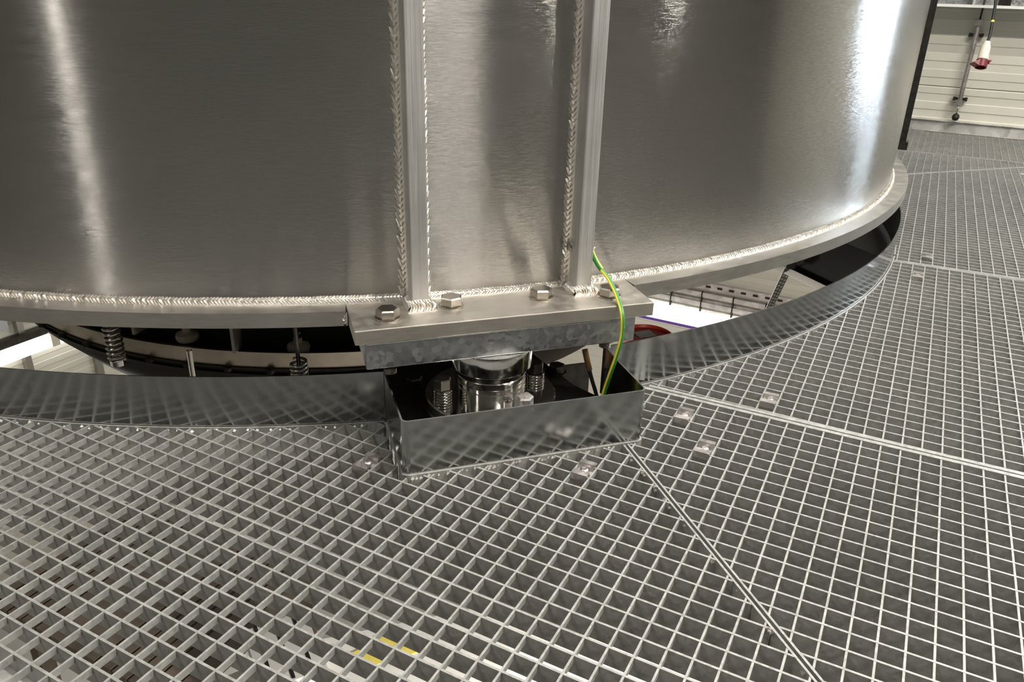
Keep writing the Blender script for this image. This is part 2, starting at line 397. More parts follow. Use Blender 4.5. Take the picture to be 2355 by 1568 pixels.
# joint welds flange end / plate
for sg in (-1, 1):
    s = sg*(HP+.002); r = sqrt(RF*RF-s*s)
    bead(linepath(LB(s, r-.004, ZT+.002), LB(s, r-.004, zp0), BT*sg, BO), .010 if sg < 0 else .007, .0070, amp=.4)
# bolts through the plate
def bolt_mesh(af, h, name, shank=None, thr=0.0, rz=.3):
    mb = MB().hexhead((0, 0, 0), af, h, rz)
    if shank:
        r, z1 = shank; mb.lathe([(0, .001), (r, .001), (r, -thr[0])], seg=20)
        z = -thr[0]; k = 0
        prof = []
        while z > -z1: prof += [(r, z), (r*.86, z-.0012), (r, z-.0025)]; z -= .003
        prof += [(r*.8, z), (0, z)]; mb.lathe(prof, seg=20)
    return mb.mesh(name, M['steel'])
wash = MB().lathe([(.0125, 0), (.022, 0), (.0225, .001), (.022, .0035), (.0125, .0035)], seg=32, closedprof=True).mesh('washer', M['steel'])
BOLTS = [(-.213, 2.094, .20), (-.093, 2.064, .62), (.079, 2.064, .15), (.207, 2.087, .45)]
for k, (s, r, a) in enumerate(BOLTS):
    bm_ = bolt_mesh(.036, .0155, 'bolt', (.0118, .108), (.07,), a)
    p = LB(s, r, ZT)-WORLD[tank.name]
    b = put('bolt', bm_, tank, p+Vector((0, 0, .0036))); put('washer', wash, b, (0, 0, -.0035))
# nuts under the galvanised block are part of each bolt
nut = MB().hexhead((0, 0, -.015), .034, .015, .2).mesh('nut', M['dark_steel'])
for o in [x for x in tank.children if x.name.startswith('bolt')]: put('nut', nut, o, (0, 0, .1478-ZT-.0036))
# small earth screw on the second gusset
q = atplane(1313, 568, LB(G[1][0], 2.03, .3), BT); ls = lb_of(q)
es = MB()
def disc_along(mb, c, ax, r, h, seg=16, hexa=False):
    ax = Vector(ax).normalized(); x = Vector((0, 0, 1)).cross(ax).normalized() if abs(ax.z) < .9 else Vector((1, 0, 0)); y = ax.cross(x); n = 6 if hexa else seg; c = Vector(c)
    P = [c+x*r*cos(2*pi*k/n)+y*r*sin(2*pi*k/n) for k in range(n)]; mb.prism(P, ax*h); return mb
disc_along(es, LB(G[1][0], ls[1], ls[2]), -BT, .0085, .0018); disc_along(es, LB(G[1][0]-.0018, ls[1], ls[2]), -BT, .0062, .0055, hexa=True)
es.build('earth_screw', M['steel'], tank)

# ------------------------------------------------------------------ galvanised spacer block below the plate
blk = MB().prism([LB(-.259, 1.98, .148), LB(.243, 1.98, .148), LB(.243, 2.135, .148), LB(-.259, 2.135, .148)][::-1], (0, 0, .0485))
tag(blk.build('spacer_block', M['galv_block'], None, bevel=.002, origin=LB(0, 2.05, .148)), 'thick spangled galvanised steel block under the aluminium mounting plate', 'block')

# ------------------------------------------------------------------ load cell on its base
lc0 = LB(-.02, 2.075, .0)
lc = thing('load_cell', lc0, 'polished stainless weighing foot standing inside the sheet metal box', 'load cell')
MB().lathe([(0, .148), (.076, .148), (.077, .146), (.077, .109), (.0755, .1075), (0, .1075)], lc0, 64).build('top_disc', M['polish'], lc)
MB().lathe([(0, .1076), (.058, .1076), (.058, .092), (0, .092)], lc0, 64).build('neck', M['dark_steel'], lc)
MB().lathe([(0, .0925), (.0655, .0925), (.067, .091), (.067, .081), (.0655, .0800), (.067, .079), (.067, .0715), (.0645, .0705), (.0645, .0695), (.067, .068), (.067, .046), (0, .046)], lc0, 72).build('body', M['polish'], lc)
MB().lathe([(0, .047), (.123, .047), (.125, .045), (.125, .026), (.1235, .024), (.121, .022), (.125, .02), (.125, .004), (0, .004)], lc0, 72).build('base_flange', M['polish'], lc)
def lcbolt(dx, dy, washers, h=.02, mat='steel'):
    p = Vector((dx, dy, .047)); w_ = thing
    wm = MB()
    for k in range(washers): wm.lathe([(.0, .006*k), (.019, .006*k), (.0195, .006*k+.0012), (.019, .006*k+.0052), (0, .006*k+.0052)], seg=24)
    b = put('flange_bolt', MB().hexhead((0, 0, 0), .030, h, random.random()).mesh('flange_bolt', M[mat]), lc, p+Vector((0, 0, .006*washers)))
    put('washer', wm.mesh('washer', M['polish']), b, (0, 0, -.006*washers))
def dl(ds, dr): v = BT*ds+BO*dr; return v.x, v.y
lcbolt(*dl(-.096, .012), 4); lcbolt(*dl(.038, .090), 1, .024, 'galv_clip'); lcbolt(*dl(.096, -.02), 3, .02, 'dark_steel'); lcbolt(*dl(-.02, -.095), 3, .02, 'dark_steel')

# support bracket carrying the load cell
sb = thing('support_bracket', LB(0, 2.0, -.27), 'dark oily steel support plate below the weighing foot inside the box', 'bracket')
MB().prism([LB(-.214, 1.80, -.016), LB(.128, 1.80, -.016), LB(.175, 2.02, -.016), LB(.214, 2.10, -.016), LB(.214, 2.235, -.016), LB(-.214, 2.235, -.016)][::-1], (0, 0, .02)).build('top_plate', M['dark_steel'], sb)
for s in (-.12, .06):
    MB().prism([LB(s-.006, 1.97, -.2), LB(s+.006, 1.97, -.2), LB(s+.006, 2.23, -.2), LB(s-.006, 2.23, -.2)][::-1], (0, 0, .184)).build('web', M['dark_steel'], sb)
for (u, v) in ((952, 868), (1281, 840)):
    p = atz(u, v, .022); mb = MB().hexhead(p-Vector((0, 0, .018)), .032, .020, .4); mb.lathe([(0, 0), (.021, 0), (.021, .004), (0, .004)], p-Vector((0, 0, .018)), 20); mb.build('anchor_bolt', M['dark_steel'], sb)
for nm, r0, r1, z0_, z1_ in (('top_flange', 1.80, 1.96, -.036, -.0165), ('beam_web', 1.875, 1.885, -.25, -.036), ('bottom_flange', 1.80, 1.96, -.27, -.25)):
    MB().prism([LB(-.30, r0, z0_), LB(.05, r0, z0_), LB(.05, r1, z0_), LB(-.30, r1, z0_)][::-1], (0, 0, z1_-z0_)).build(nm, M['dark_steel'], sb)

# ------------------------------------------------------------------ sheet metal box around the load cell
BS, BR = .2205, 2.2495; ZBX = .104
bx = thing('sheet_metal_box', LB(0, BR, 0), 'galvanised sheet metal box surround under the tank bracket, open at the top', 'box')
def boxpath(off, n=6, rc=.012):
    pts = [(-BS+off, 2.066)]
    for k in range(n+1):
        a = pi/2*k/n; pts.append((-BS+rc-(rc-off)*cos(a), BR-rc+(rc-off)*sin(a)))
    for k in range(n+1):
        a = pi/2*k/n; pts.append((BS-rc+(rc-off)*sin(a), BR-rc+(rc-off)*cos(a)))
    pts.append((BS-off, 2.058)); return pts
def sheet(mb, outer, inner, z0, z1):
    n = len(outer); V = [LB(s, r, z) for z in (z0, z1) for s, r in outer]+[LB(s, r, z) for z in (z0, z1) for s, r in inner]; F = []
    for i in range(n-1):
        F += [(i, i+1, n+i+1, n+i), (2*n+i+1, 2*n+i, 3*n+i, 3*n+i+1), (n+i, n+i+1, 3*n+i+1, 3*n+i), (i+1, i, 2*n+i, 2*n+i+1)]
    F += [(0, n, 3*n, 2*n), (n-1, 3*n-1, 4*n-1, 2*n-1)]
    mb.add(V, F); return mb
sheet(MB(), boxpath(0), boxpath(.003), .0, ZBX).build('sheet', M['galv_sheet'], bx)
sheet(MB(), boxpath(-.0032), boxpath(0.0), -.03, .0012).build('edge_bar', M['galv_bar'], bx)

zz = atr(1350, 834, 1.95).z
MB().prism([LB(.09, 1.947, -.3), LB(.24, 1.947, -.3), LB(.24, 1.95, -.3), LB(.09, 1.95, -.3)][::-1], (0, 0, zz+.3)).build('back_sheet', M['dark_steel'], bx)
# ------------------------------------------------------------------ kick plate round the opening
aB0, aB1 = A_BR-math.asin(BS/RK), A_BR+math.asin(BS/RK)
def kick(a0, a1, label):
    m = MB().lathe([(RK, -.0), (RK, ZK), (RK-.003, ZK), (RK-.003, -.0)], CEN, int(abs(a1-a0)*60), a0, a1, closedprof=True)
    o = m.build('kick_plate', M['galv_sheet'], None, origin=CEN+Vector((RK*cos((a0+a1)/2), RK*sin((a0+a1)/2), 0)))
    return tag(o, label, 'kick plate')
kick(A_BR-radians(150), aB0, 'curved galvanised kick plate to the left of the sheet metal box')
kick(aB1, A_BR+radians(150), 'curved galvanised kick plate sweeping away right of the sheet metal box')

# ------------------------------------------------------------------ gratings
UC = MB().box((0, 0, 0), (1, 1, 1)).mesh('bar', M['galv_bar'])
PITCHG = .03333; BD, BTH, CD, CTH = .030, .0034, .010, .0030
H0 = CAMH
def inbox(x, y):
    q = Vector((x, y, 0))-CEN; s, r = q.dot(BT), q.dot(BO); return abs(s) < BS+.005 and r < BR+.005
def rad(x, y): return sqrt((x-CX)**2+(y-CY)**2)
AB0 = Vector((.2179, 1.2136)); ABd = Vector((cos(radians(-72.1)), sin(radians(-72.1)))); ABn = Vector((.9516, .3074))
def qab(x, y): return (x-AB0.x)*ABn.x+(y-AB0.y)*ABn.y
def side(px, py, deg):                                    # signed distance above a line
    a = radians(deg); return lambda x, y: -(x-px)*sin(a)+(y-py)*cos(a)
BC = side(.59, 1.311, -25.9); CD_ = side(1.33, 2.275, -24.8); DE = side(1.7964, 3.6249, 18.9); EF = side(2.026, 4.1977, -26.9)
WL = side(2.38, 4.93, -28.24); RLIM = lambda x, y: (x*cos(radians(-27))+y*sin(radians(-27))) < 1.75
KR = RK+.004
WN = lambda x, y: (x-WA.x)*AN.x+(y-WA.y)*AN.y
REG = {
 'A': lambda x, y: qab(x, y) < -.004 and rad(x, y) > KR and not inbox(x, y) and x > -2.6 and WN(x, y) < 7.58,
 'B': lambda x, y: qab(x, y) > .004 and BC(x, y) < -.009 and rad(x, y) > KR and not inbox(x, y) and RLIM(x, y) and WN(x, y) < 7.58,
 'C': lambda x, y: BC(x, y) > .009 and CD_(x, y) < -.008 and rad(x, y) > KR and RLIM(x, y) and not inbox(x, y),
 'D': lambda x, y: CD_(x, y) > .008 and DE(x, y) < -.004 and EF(x, y) < -.004 and rad(x, y) > KR and RLIM(x, y),
 'E': lambda x, y: DE(x, y) > .004 and EF(x, y) < -.004 and rad(x, y) > KR and RLIM(x, y),
 'F': lambda x, y: EF(x, y) > .004 and WL(x, y) < -.03 and RLIM(x, y) and x > .2,
}
LAT = {'A': (-.97654837*H0, 1.23268452*H0, -27.3166), 'B': (.6874319*H0, 1.32111767*H0, -26.6), 'C': (1.20804274*H0, 2.15779062*H0, -26.8),
       'D': (1.20804274*H0, 2.15779062*H0+.02, -26.4), 'E': (2.08, 4.0, -26.9), 'F': (2.2, 4.5, -27.4)}
LABG = {'A': 'foreground steel grating panel with square open mesh in front of the box',
        'B': 'steel grating panel right of the diagonal dark seam, below the bright double seam',
        'C': 'steel grating panel beside the curved kick plate, above the bright double seam',
        'D': 'steel grating panel at right, beyond the second seam past the kick plate',
        'E': 'narrow wedge of steel grating just beyond the right end of the tank flange',
        'F': 'farthest steel grating panel, running along the cream wall'}
def intervals(fn, P, d, t0=-5, t1=5, st=.003):
    out = []; cur = None; n = int((t1-t0)/st)
    for i in range(n+1):
        t = t0+st*i
        if fn(P[0]+d[0]*t, P[1]+d[1]*t):
            if cur is None: cur = t
            last = t
        elif cur is not None: out.append((cur, last)); cur = None
    if cur is not None: out.append((cur, last))
    return [(a, b) for a, b in out if b-a > .008]
PANEL = {}
BOUNDS = {'A': (-70, 130, -50, 100), 'B': (-35, 130, -60, 100), 'C': (-50, 60, -45, 60), 'D': (-60, 70, -95, 20), 'E': (-50, 70, -40, 60), 'F': (-80, 60, -40, 40)}
for key, fn in REG.items():
    ox, oy, deg = LAT[key]; a = radians(deg); d1 = (cos(a), sin(a)); d2 = (sin(a), -cos(a))
    g = thing('steel_grating', (ox, oy, 0), LABG[key], 'grating', 'floor gratings of the platform'); PANEL[key] = g
    i0, i1, j0, j1 = BOUNDS[key]
    for j in range(j0, j1):
        P = (ox+d2[0]*PITCHG*j, oy+d2[1]*PITCHG*j)
        for t0, t1 in intervals(fn, P, d1):
            tm = (t0+t1)/2; put('bearing_bar', UC, g, (P[0]+d1[0]*tm-ox, P[1]+d1[1]*tm-oy, -BD/2), a, (t1-t0, BTH, BD))
    for i in range(i0, i1):
        P = (ox+d1[0]*PITCHG*i, oy+d1[1]*PITCHG*i)
        for t0, t1 in intervals(fn, P, d2):
            tm = (t0+t1)/2; put('cross_bar', UC, g, (P[0]+d2[0]*tm-ox, P[1]+d2[1]*tm-oy, -CD/2-.0003), a-pi/2, (t1-t0, CTH, CD))
def edge(key, P, d, off, th, dz=0.0, depth=BD, fn=None):
    """straight edge bars of a panel along the line P + d t, shifted sideways by off"""
    n = (-d[1], d[0]); P2 = (P[0]+n[0]*off, P[1]+n[1]*off); eps = (n[0]*(.012 if off > 0 else -.012), n[1]*(.012 if off > 0 else -.012))
    f = REG[key]; g = PANEL[key]; o = WORLD[g.name]
    for t0, t1 in intervals(lambda x, y: f(x+eps[0], y+eps[1]), P2, d):
        tm = (t0+t1)/2; put('edge_bar', UC, g, (P2[0]+d[0]*tm-o.x, P2[1]+d[1]*tm-o.y, -depth/2+dz), atan2(d[1], d[0]), (t1-t0, th, depth))
def dirv(deg): return (cos(radians(deg)), sin(radians(deg)))
edge('A', (AB0.x, AB0.y), (ABd.x, ABd.y), -.0043, .0034, .0004, .045); edge('B', (AB0.x, AB0.y), (ABd.x, ABd.y), .0043, .0034, .0004, .045)
edge('C', (.59, 1.311), dirv(-25.9), .0066, .0105, .0012); edge('B', (.59, 1.311), dirv(-25.9), -.0060, .0100, .0006)
edge('D', (1.33, 2.275), dirv(-24.8), .006, .009, .001); edge('C', (1.33, 2.275), dirv(-24.8), -.006, .009, .0006)
edge('E', (1.7964, 3.6249), dirv(18.9), .005, .008, .0008); edge('D', (1.7964, 3.6249), dirv(18.9), -.005, .008, .0005)
edge('F', (2.026, 4.1977), dirv(-26.9), .006, .010, .001); edge('E', (2.026, 4.1977), dirv(-26.9), -.005, .008, .0006)
# curved edge bars against the kick plate
for key, a0, a1 in (('A', A_BR-radians(60), aB0-.001), ('C', aB1+.001, A_BR+radians(45.5)), ('D', A_BR+radians(46), A_BR+radians(80))):
    MB().lathe([(RK+.0012, -BD), (RK+.0048, -BD), (RK+.0048, .0012), (RK+.0012, .0012)], CEN, 120, a0, a1, closedprof=True, smooth=False).build('edge_bar', M['galv_bar'], PANEL[key])
# weld spatter where the cut bars meet the edge bars of the opening
def spatter(key, pts):
    mb = MB()
    for p in pts:
        r = random.uniform(.0022, .0045); q = Vector(p)+Vector((random.uniform(-.003, .003), random.uniform(-.003, .003), random.uniform(-.004, -.0005)))
        mb.add([q+Vector((r, 0, 0)), q+Vector((-.5*r, .87*r, 0)), q+Vector((-.5*r, -.87*r, 0)), q+Vector((0, 0, r*.8)), q+Vector((0, 0, -r))], [(0, 1, 3), (1, 2, 3), (2, 0, 3), (1, 0, 4), (2, 1, 4), (0, 2, 4)], 0, True)
    o = mb.build('weld_spatter', M['weld'], PANEL[key]); o['kind'] = 'stuff'
sp = {'A': [], 'C': []}
for key, a0, a1 in (('A', A_BR-radians(40), aB0), ('C', aB1, A_BR+radians(42))):
    a = a0
    while a < a1:
        a += random.uniform(.006, .016)
        if random.random() < .8: sp[key].append((CX+(RK+.009)*cos(a), CY+(RK+.009)*sin(a), 0))
for s in range(40):
    p = LB(-BS+2*BS*random.random(), BR+.007, 0); sp['A'].append(p) if qab(p.x, p.y) < -.02 else None
for k in range(50):
    t = random.uniform(0, .75); e = random.choice((-.011, .011)); p = (AB0.x+ABd.x*t+ABn.x*e, AB0.y+ABd.y*t+ABn.y*e, 0)
    if REG['A'](p[0], p[1]): sp['A'].append(p)
for k in sp: spatter(k, sp[k])

# grating clips
def clip(u, v, key, label):
    ox, oy, deg = LAT[key]; a = radians(deg); d1 = Vector((cos(a), sin(a), 0)); d2 = Vector((sin(a), -cos(a), 0))
    p = atz(u, v, 0); q = p-Vector((ox, oy, 0)); i = math.floor(q.dot(d1)/PITCHG)+.5; j = math.floor(q.dot(d2)/PITCHG)+.5
    c = Vector((ox, oy, 0))+d1*(PITCHG*i)+d2*(PITCHG*j)
    t = thing('grating_clip', c, label, 'clip', 'grating clips', a)
    W2, h = .0145, PITCHG/2
    prof = [(-h-.008, -.006), (-h-.007, .0035), (-h+.005, .0045), (-h+.0085, -.007), (h-.0085, -.007), (h-.005, .0045), (h+.007, .0035), (h+.008, -.006)]
    n = len(prof); V = []
    for x in (-W2, W2):
        V += [Vector((x, y, z)) for y, z in prof]+[Vector((x, y, z+.0025)) for y, z in prof]
    F = []
    for b in (0,):
        for k in range(n-1):
            F += [(k, k+1, 2*n+k+1, 2*n+k), (n+k+1, n+k, 3*n+k, 3*n+k+1), (k+1, k, n+k, n+k+1), (2*n+k, 2*n+k+1, 3*n+k+1, 3*n+k)]
    F += [(0, 2*n, 3*n, n), (n-1, 2*n-1, 4*n-1, 3*n-1)]
    m = MB(); m.add(V, F); put('saddle', m.mesh('saddle', M['galv_clip']), t, (0, 0, 0))
    put('clip_bolt', MB().lathe([(0, .0045), (.005, .0042), (.0075, .002), (.0075, -.0045), (.004, -.0045), (.004, -.035), (0, -.035)], seg=16).mesh('clip_bolt', M['galv_clip']), t, (0, 0, 0))
clip(850, 1076, 'A', 'grating clip just left of the sheet metal box')
clip(1338, 1088, 'A', 'grating clip below the right part of the sheet metal box, left of the dark seam')
clip(1616, 1036, 'B', 'grating clip right of the box, the nearer of two below the bright seam')
clip(1572, 957, 'B', 'grating clip right of the box, close below the bright seam')
clip(1765, 925, 'C', 'grating clip just above the bright double seam')
clip(2113, 633, 'C', 'grating clip just below the far seam beside the kick plate')
clip(2119, 589, 'D', 'grating clip just above the far seam beside the kick plate')
clip(2349, 402, 'D', 'grating clip at the far right edge near the wedge of grating')

# beams below the gratings
def beam(p, q, w, label, side_=1):
    p, q = Vector(p), Vector(q); d = (q-p).normalized(); n = Vector((-d.y, d.x, 0))*side_; z1 = -.0312
    t = thing('steel_beam', Vector((p.x, p.y, -.23)), label, 'beam', 'support beams under the platform')
    for nm, a, b, zz, h in (('top_flange', 0, w, z1-.012, .012), ('web', w-.012, w, z1-.16, .148)):
        P = [p+n*a, q+n*a, q+n*b, p+n*b]; P = [Vector((v.x, v.y, zz)) for v in P]
        MB().prism(P if side_ > 0 else P[::-1], (0, 0, h)).build(nm, M['galv_beam'], t)
e0, e1 = atz(60, 1190, -.032), atz(700, 1060, -.032); dd = (e1-e0).normalized()
beam(e0-dd*1.2, e1+dd*.05, .34, 'galvanised support beam glimpsed through the grating below the left kick plate')
g0, g1 = atz(0, 1485, -.032), atz(105, 1568, -.032); gd = (g1-g0).normalized(); beam(g0-gd*.9, g1+gd*.5, .2, 'galvanised support beam glimpsed through the grating at the bottom left corner', -1)

# ------------------------------------------------------------------ cables
def smooth(pts, n=8):
    P = [Vector(p) for p in pts]; out = []
    for i in range(len(P)-1):
        a, b, c, d = P[max(i-1, 0)], P[i], P[i+1], P[min(i+2, len(P)-1)]
        for k in range(n):
            t = k/n; out.append(.5*((2*b)+(c-a)*t+(2*a-5*b+4*c-d)*t*t+(3*b-a-3*c+d)*t**3))
    return out+[P[-1]]
ep = [atr(1356, 566, 2.045), atr(1366, 592, 2.052), atr(1381, 617, 2.066), atr(1402, 645, 2.09), atr(1420, 684, 2.125), atr(1431, 724, 2.16), atr(1430, 772, 2.17), atr(1419, 815, 2.17), atr(1404, 858, 2.165), atr(1391, 896, 2.155), atr(1380, 935, 2.15)]
sm_ = smooth(ep, 8)
ec = thing('earth_cable', LB(.19, 2.15, .004), 'green and yellow striped earthing cable looping from the tank into the box', 'cable')
MB().tube(sm_[9:], .0041, 14, mfun=lambda i, k: 1 if k in (2, 3, 4, 9, 10, 11) else 0).build('cable_sheath', [M['green'], M['yellow']], ec)
MB().tube(sm_[:18], .0049, 14, mfun=lambda i, k: 1 if k % 14 in (9, 10, 11, 12, 13, 0, 1) else 0).build('heat_shrink', [M['green'], M['yellow']], ec)
lug = LB(G[1][1], *lb_of(ep[0])[1:]); mb = MB(); disc_along(mb, lug, BT, .011, .003); disc_along(mb, lug+BT*.003, BT, .006, .005, hexa=True); mb.build('cable_lug', M['steel'], ec)
sp_ = smooth([atr(1345, 803, 2.03), atr(1352, 835, 2.04), atr(1360, 868, 2.05), atr(1371, 905, 2.06), atr(1376, 930, 2.06)], 6)
sc_ = thing('sensor_cable', LB(.14, 2.06, .0), 'thin black cable with a brown end dropping into the box', 'cable')
MB().tube(sp_[8:], .0042, 10).build('cable_sheath', M['black'], sc_); MB().tube(sp_[:10], .0062, 10).build('cable_gland', M['brown'], sc_)

# ------------------------------------------------------------------ hopper hanging under the tank (seen through the left gap)
HCEN = CEN+Vector((-.02, .0, 0))
hp = thing('inner_hopper', HCEN+Vector((0, 0, -.9)), 'dark round hopper with springs hanging under the tank, seen through the left gap', 'hopper')
MB().lathe([(1.335, -.20), (1.31, -.262), (1.30, -.262), (1.325, -.20)], HCEN, 160, closedprof=True).build('collar', M['collar'], hp)
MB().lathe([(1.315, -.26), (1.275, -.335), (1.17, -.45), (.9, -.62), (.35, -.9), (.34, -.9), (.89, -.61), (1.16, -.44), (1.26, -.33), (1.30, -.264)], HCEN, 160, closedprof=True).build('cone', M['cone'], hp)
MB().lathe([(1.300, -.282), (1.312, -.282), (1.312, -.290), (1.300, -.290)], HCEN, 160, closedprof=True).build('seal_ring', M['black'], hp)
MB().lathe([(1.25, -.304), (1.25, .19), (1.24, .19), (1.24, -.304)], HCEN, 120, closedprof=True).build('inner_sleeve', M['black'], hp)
hb = MB().hexhead((0, 0, 0), .02, .012).mesh('rim_bolt', M['dark_steel'])
for k in range(10):
    a = radians(-139+5.4*k); o = bpy.data.objects.new('rim_bolt', hb); COL.objects.link(o); o.parent = hp; o.location = Vector((1.318*cos(a), 1.318*sin(a), -.272+.9)); 
def hang(u, v, R):
    """point of the pixel's ray on the cylinder of radius R round the tank axis (near side)"""
    d = ray(u, v); a = d.x**2+d.y**2; ox, oy = EYE.x-CX, EYE.y-CY; b = 2*(ox*d.x+oy*d.y); c = ox*ox+oy*oy-R*R; D = b*b-4*a*c
    t = (-b-sqrt(max(D, 0)))/(2*a); return EYE+d*t
def spring(p, zt, r, wire, pitch):
    n = int((zt-p.z)/pitch*12); return MB().tube([Vector((p.x+r*cos(2*pi*i/12), p.y+r*sin(2*pi*i/12), p.z+pitch*i/12)) for i in range(n+1)], wire, 6)
s1 = hang(270, 826, 1.40); spring(s1, .19, .021, .0042, .0145).build('spring', M['stud'], hp)
MB().lathe([(0, -.016), (.02, -.016), (.02, 0), (0, 0)], s1, 16).build('spring_seat', M['polish'], hp)
s2 = hang(691, 880, 1.40); spring(Vector((s2.x, s2.y, s2.z)), hang(690, 829, 1.40).z, .021, .0042, .0125).build('spring', M['stud'], hp)
MB().tube([Vector((s2.x, s2.y, s2.z)), Vector((s2.x, s2.y, .19))], .006, 8).build('spring_rod', M['dark_steel'], hp)
r1 = hang(444, 862, 1.40); r1t = hang(440, 806, 1.40); MB().tube([Vector((r1.x, r1.y, r1t.z)), r1-Vector((0, 0, .05))], .008, 12).build('tie_rod', M['polish'], hp)
for (u, v) in ((433, 786), (688, 812)):
    p = hang(u, v, 1.275); MB().lathe([(0, 0), (.018, .001), (.030, .008), (.033, .018), (.031, .028), (.012, .034), (.012, .05), (0, .05)], p, 24).build('foot_pad', M['plastic'], hp)
    MB().hexhead(p+Vector((0, 0, .05)), .02, .016).build('lock_nut', M['polish'], hp); MB().tube([p+Vector((0, 0, .05)), Vector((p.x, p.y, .19))], .007, 10).build('foot_rod', M['stud'], hp)
for (u, v, R) in ((547, 804, 1.33), (322, 762, 1.33)):
    p = hang(u, v, R); a = atan2(p.y-CY, p.x-CX); MB().box((p.x, p.y, (p.z+.19)/2), (.05, .009, .19-p.z), a).build('stiffener', M['plate'], hp)

# ------------------------------------------------------------------ lower storey seen through the gaps
# left gap: lamp rail on the left wall
BW0 = room(UMIN, 0, 0); nB = AU
def onB(u, v, off=.0): return atplane(u, v, BW0+nB*off, nB)
zl = onB(110, 786, .1).z
pa, pb = onB(0, 830, .1), onB(185, 768, .1)
na, nb = (pa-WA).dot(AN), (pb-WA).dot(AN)
lt = thing('wall_lamp', room(UMIN+.06, (na+nb)/2, zl), 'glowing white tube lamp on a dark rail, seen through the left gap', 'lamp')
L1 = 3.4; nc = (na+nb)/2-.3
def wbox(n, z, ln, dep, h, off, name, mat, par): MB().box(room(UMIN+off+dep/2, n, z), (dep, ln, h), RA).build(name, mat, par)
wbox(nc, zl, L1, .07, .10, .03, 'diffuser', M['lamp'], lt); wbox(nc, zl+.085, L1+.6, .06, .055, .03, 'rail', M['dark_steel'], lt)
for dn in (-.5, .2, .9): wbox(nc+dn, zl+.02, .06, .03, .13, .09, 'clamp', M['plastic'], lt)
area('wall_lamp_light', room(UMIN+.14, nc, zl)-WORLD[lt.name], AU.to_track_quat('-Z', 'Y').to_euler(), .08, L1, 70, (1, .97, .9), lt)
for (u, v, lab) in ((50, 780, 'slim dark upright against the cream wall at the far left of the left gap'), (228, 845, 'slim grey upright against the cream wall beside the hopper in the left gap')):
    p = onB(u, v, .03); n_ = (p-WA).dot(AN); o = MB().box(room(UMIN+.03, n_, (FLOORZ+.0)/2), (.05, .045, -FLOORZ-.02), RA).build('wall_upright', M['stud'], None, origin=room(UMIN+.03, n_, FLOORZ)); tag(o, lab, 'post')
p = onB(-40, 770, .02); n_ = (p-WA).dot(AN)
tag(MB().box(room(UMIN+.018, n_+.30, zl+.62), (.02, .95, .9), RA).build('notice_panel', M['paleblue'], None, origin=room(UMIN+.012, n_+.3, zl+.17)), 'pale grey panel on the wall at the far left of the left gap', 'panel')
# right gap: rails and lamp on the back wall
def onA(u, v, off=0.0): return atplane(u, v, WA+AN*off, AN)
def aU(p): return (p-WA).dot(AU)
def abox(u, z, lu, dn, h, off, name, mat, par=None, origin=None): return MB().box(room(u, off+dn/2, z), (lu, dn, h), RA).build(name, mat, par, origin=origin)
p1, p2 = onA(1520, 722, .08), onA(1660, 747, .08); zc = (p1.z+p2.z)/2; uc = (aU(p1)+aU(p2))/2
lamp2 = thing('wall_lamp', room(uc, .05, zc), 'white tube lamp with a violet lower edge on the wall in the right gap', 'lamp')
abox(uc, zc, 3.0, .06, .075, .05, 'diffuser', M['lamp'], lamp2); abox(uc, zc-.049, 3.0, .06, .022, .05, 'violet_edge', M['purple'], lamp2)
area('wall_lamp_light', room(uc, .13, zc)-WORLD[lamp2.name], AN.to_track_quat('-Z', 'Y').to_euler(), 3.0, .08, 60, (1, .97, .92), lamp2)
for k, (v, nm, mat, lab) in enumerate(((668, 'cable_rail', 'galv_beam', 'upper pale rail with black brackets on the wall in the right gap'), (690, 'cable_rail', 'galv_beam', 'middle pale rail with black brackets on the wall in the right gap'), (790, 'cable_rail', 'galv_beam', 'lowest pale rail with black brackets on the wall behind the red drum'))):
    p = onA(1560, v, .06); t = thing(nm, room(uc, .03, p.z), lab, 'rail', 'wall rails below the platform')
    abox(uc, p.z, 3.6, .04, .035, .01, 'rail', M[mat], t); abox(uc, p.z-.05, 3.6, .025, .018, .01, 'rail', M[mat], t)
    for j in range(-6, 7): abox(uc+j*.23+.05, p.z-.02, .010, .03, .075, .02, 'bracket', M['black'], t)
p = onA(1600, 655, .05); t = thing('cable_tray', room(uc, .03, p.z), 'perforated pale strip high on the wall in the right gap', 'tray')
abox(uc, p.z, 3.6, .03, .05, .007, 'strip', M['galv_beam'], t)
slotm = MB().box((0, 0, 0), (.035, .004, .015), RA).mesh('slot', M['dark_steel'])
for j in range(-20, 21): put('slot', slotm, t, room(uc+j*.085, .038, p.z)-WORLD[t.name])
# red drum
d0 = atz(1488, 768, -.75)
rd = thing('red_drum', Vector((d0.x, d0.y, FLOORZ)), 'dark red round drum lid with a pale label, seen below the right gap', 'drum')
MB().lathe([(0, -.765), (.115, -.765), (.118, -.75), (.124, -.752), (.126, -.80), (.126, FLOORZ), (0, FLOORZ)], (d0.x, d0.y, 0), 48).build('drum_body', M['redp'], rd)
MB().box((d0.x-.005, d0.y+.03, -.7635), (.09, .07, .002), .4).build('label', M['paper'], rd)
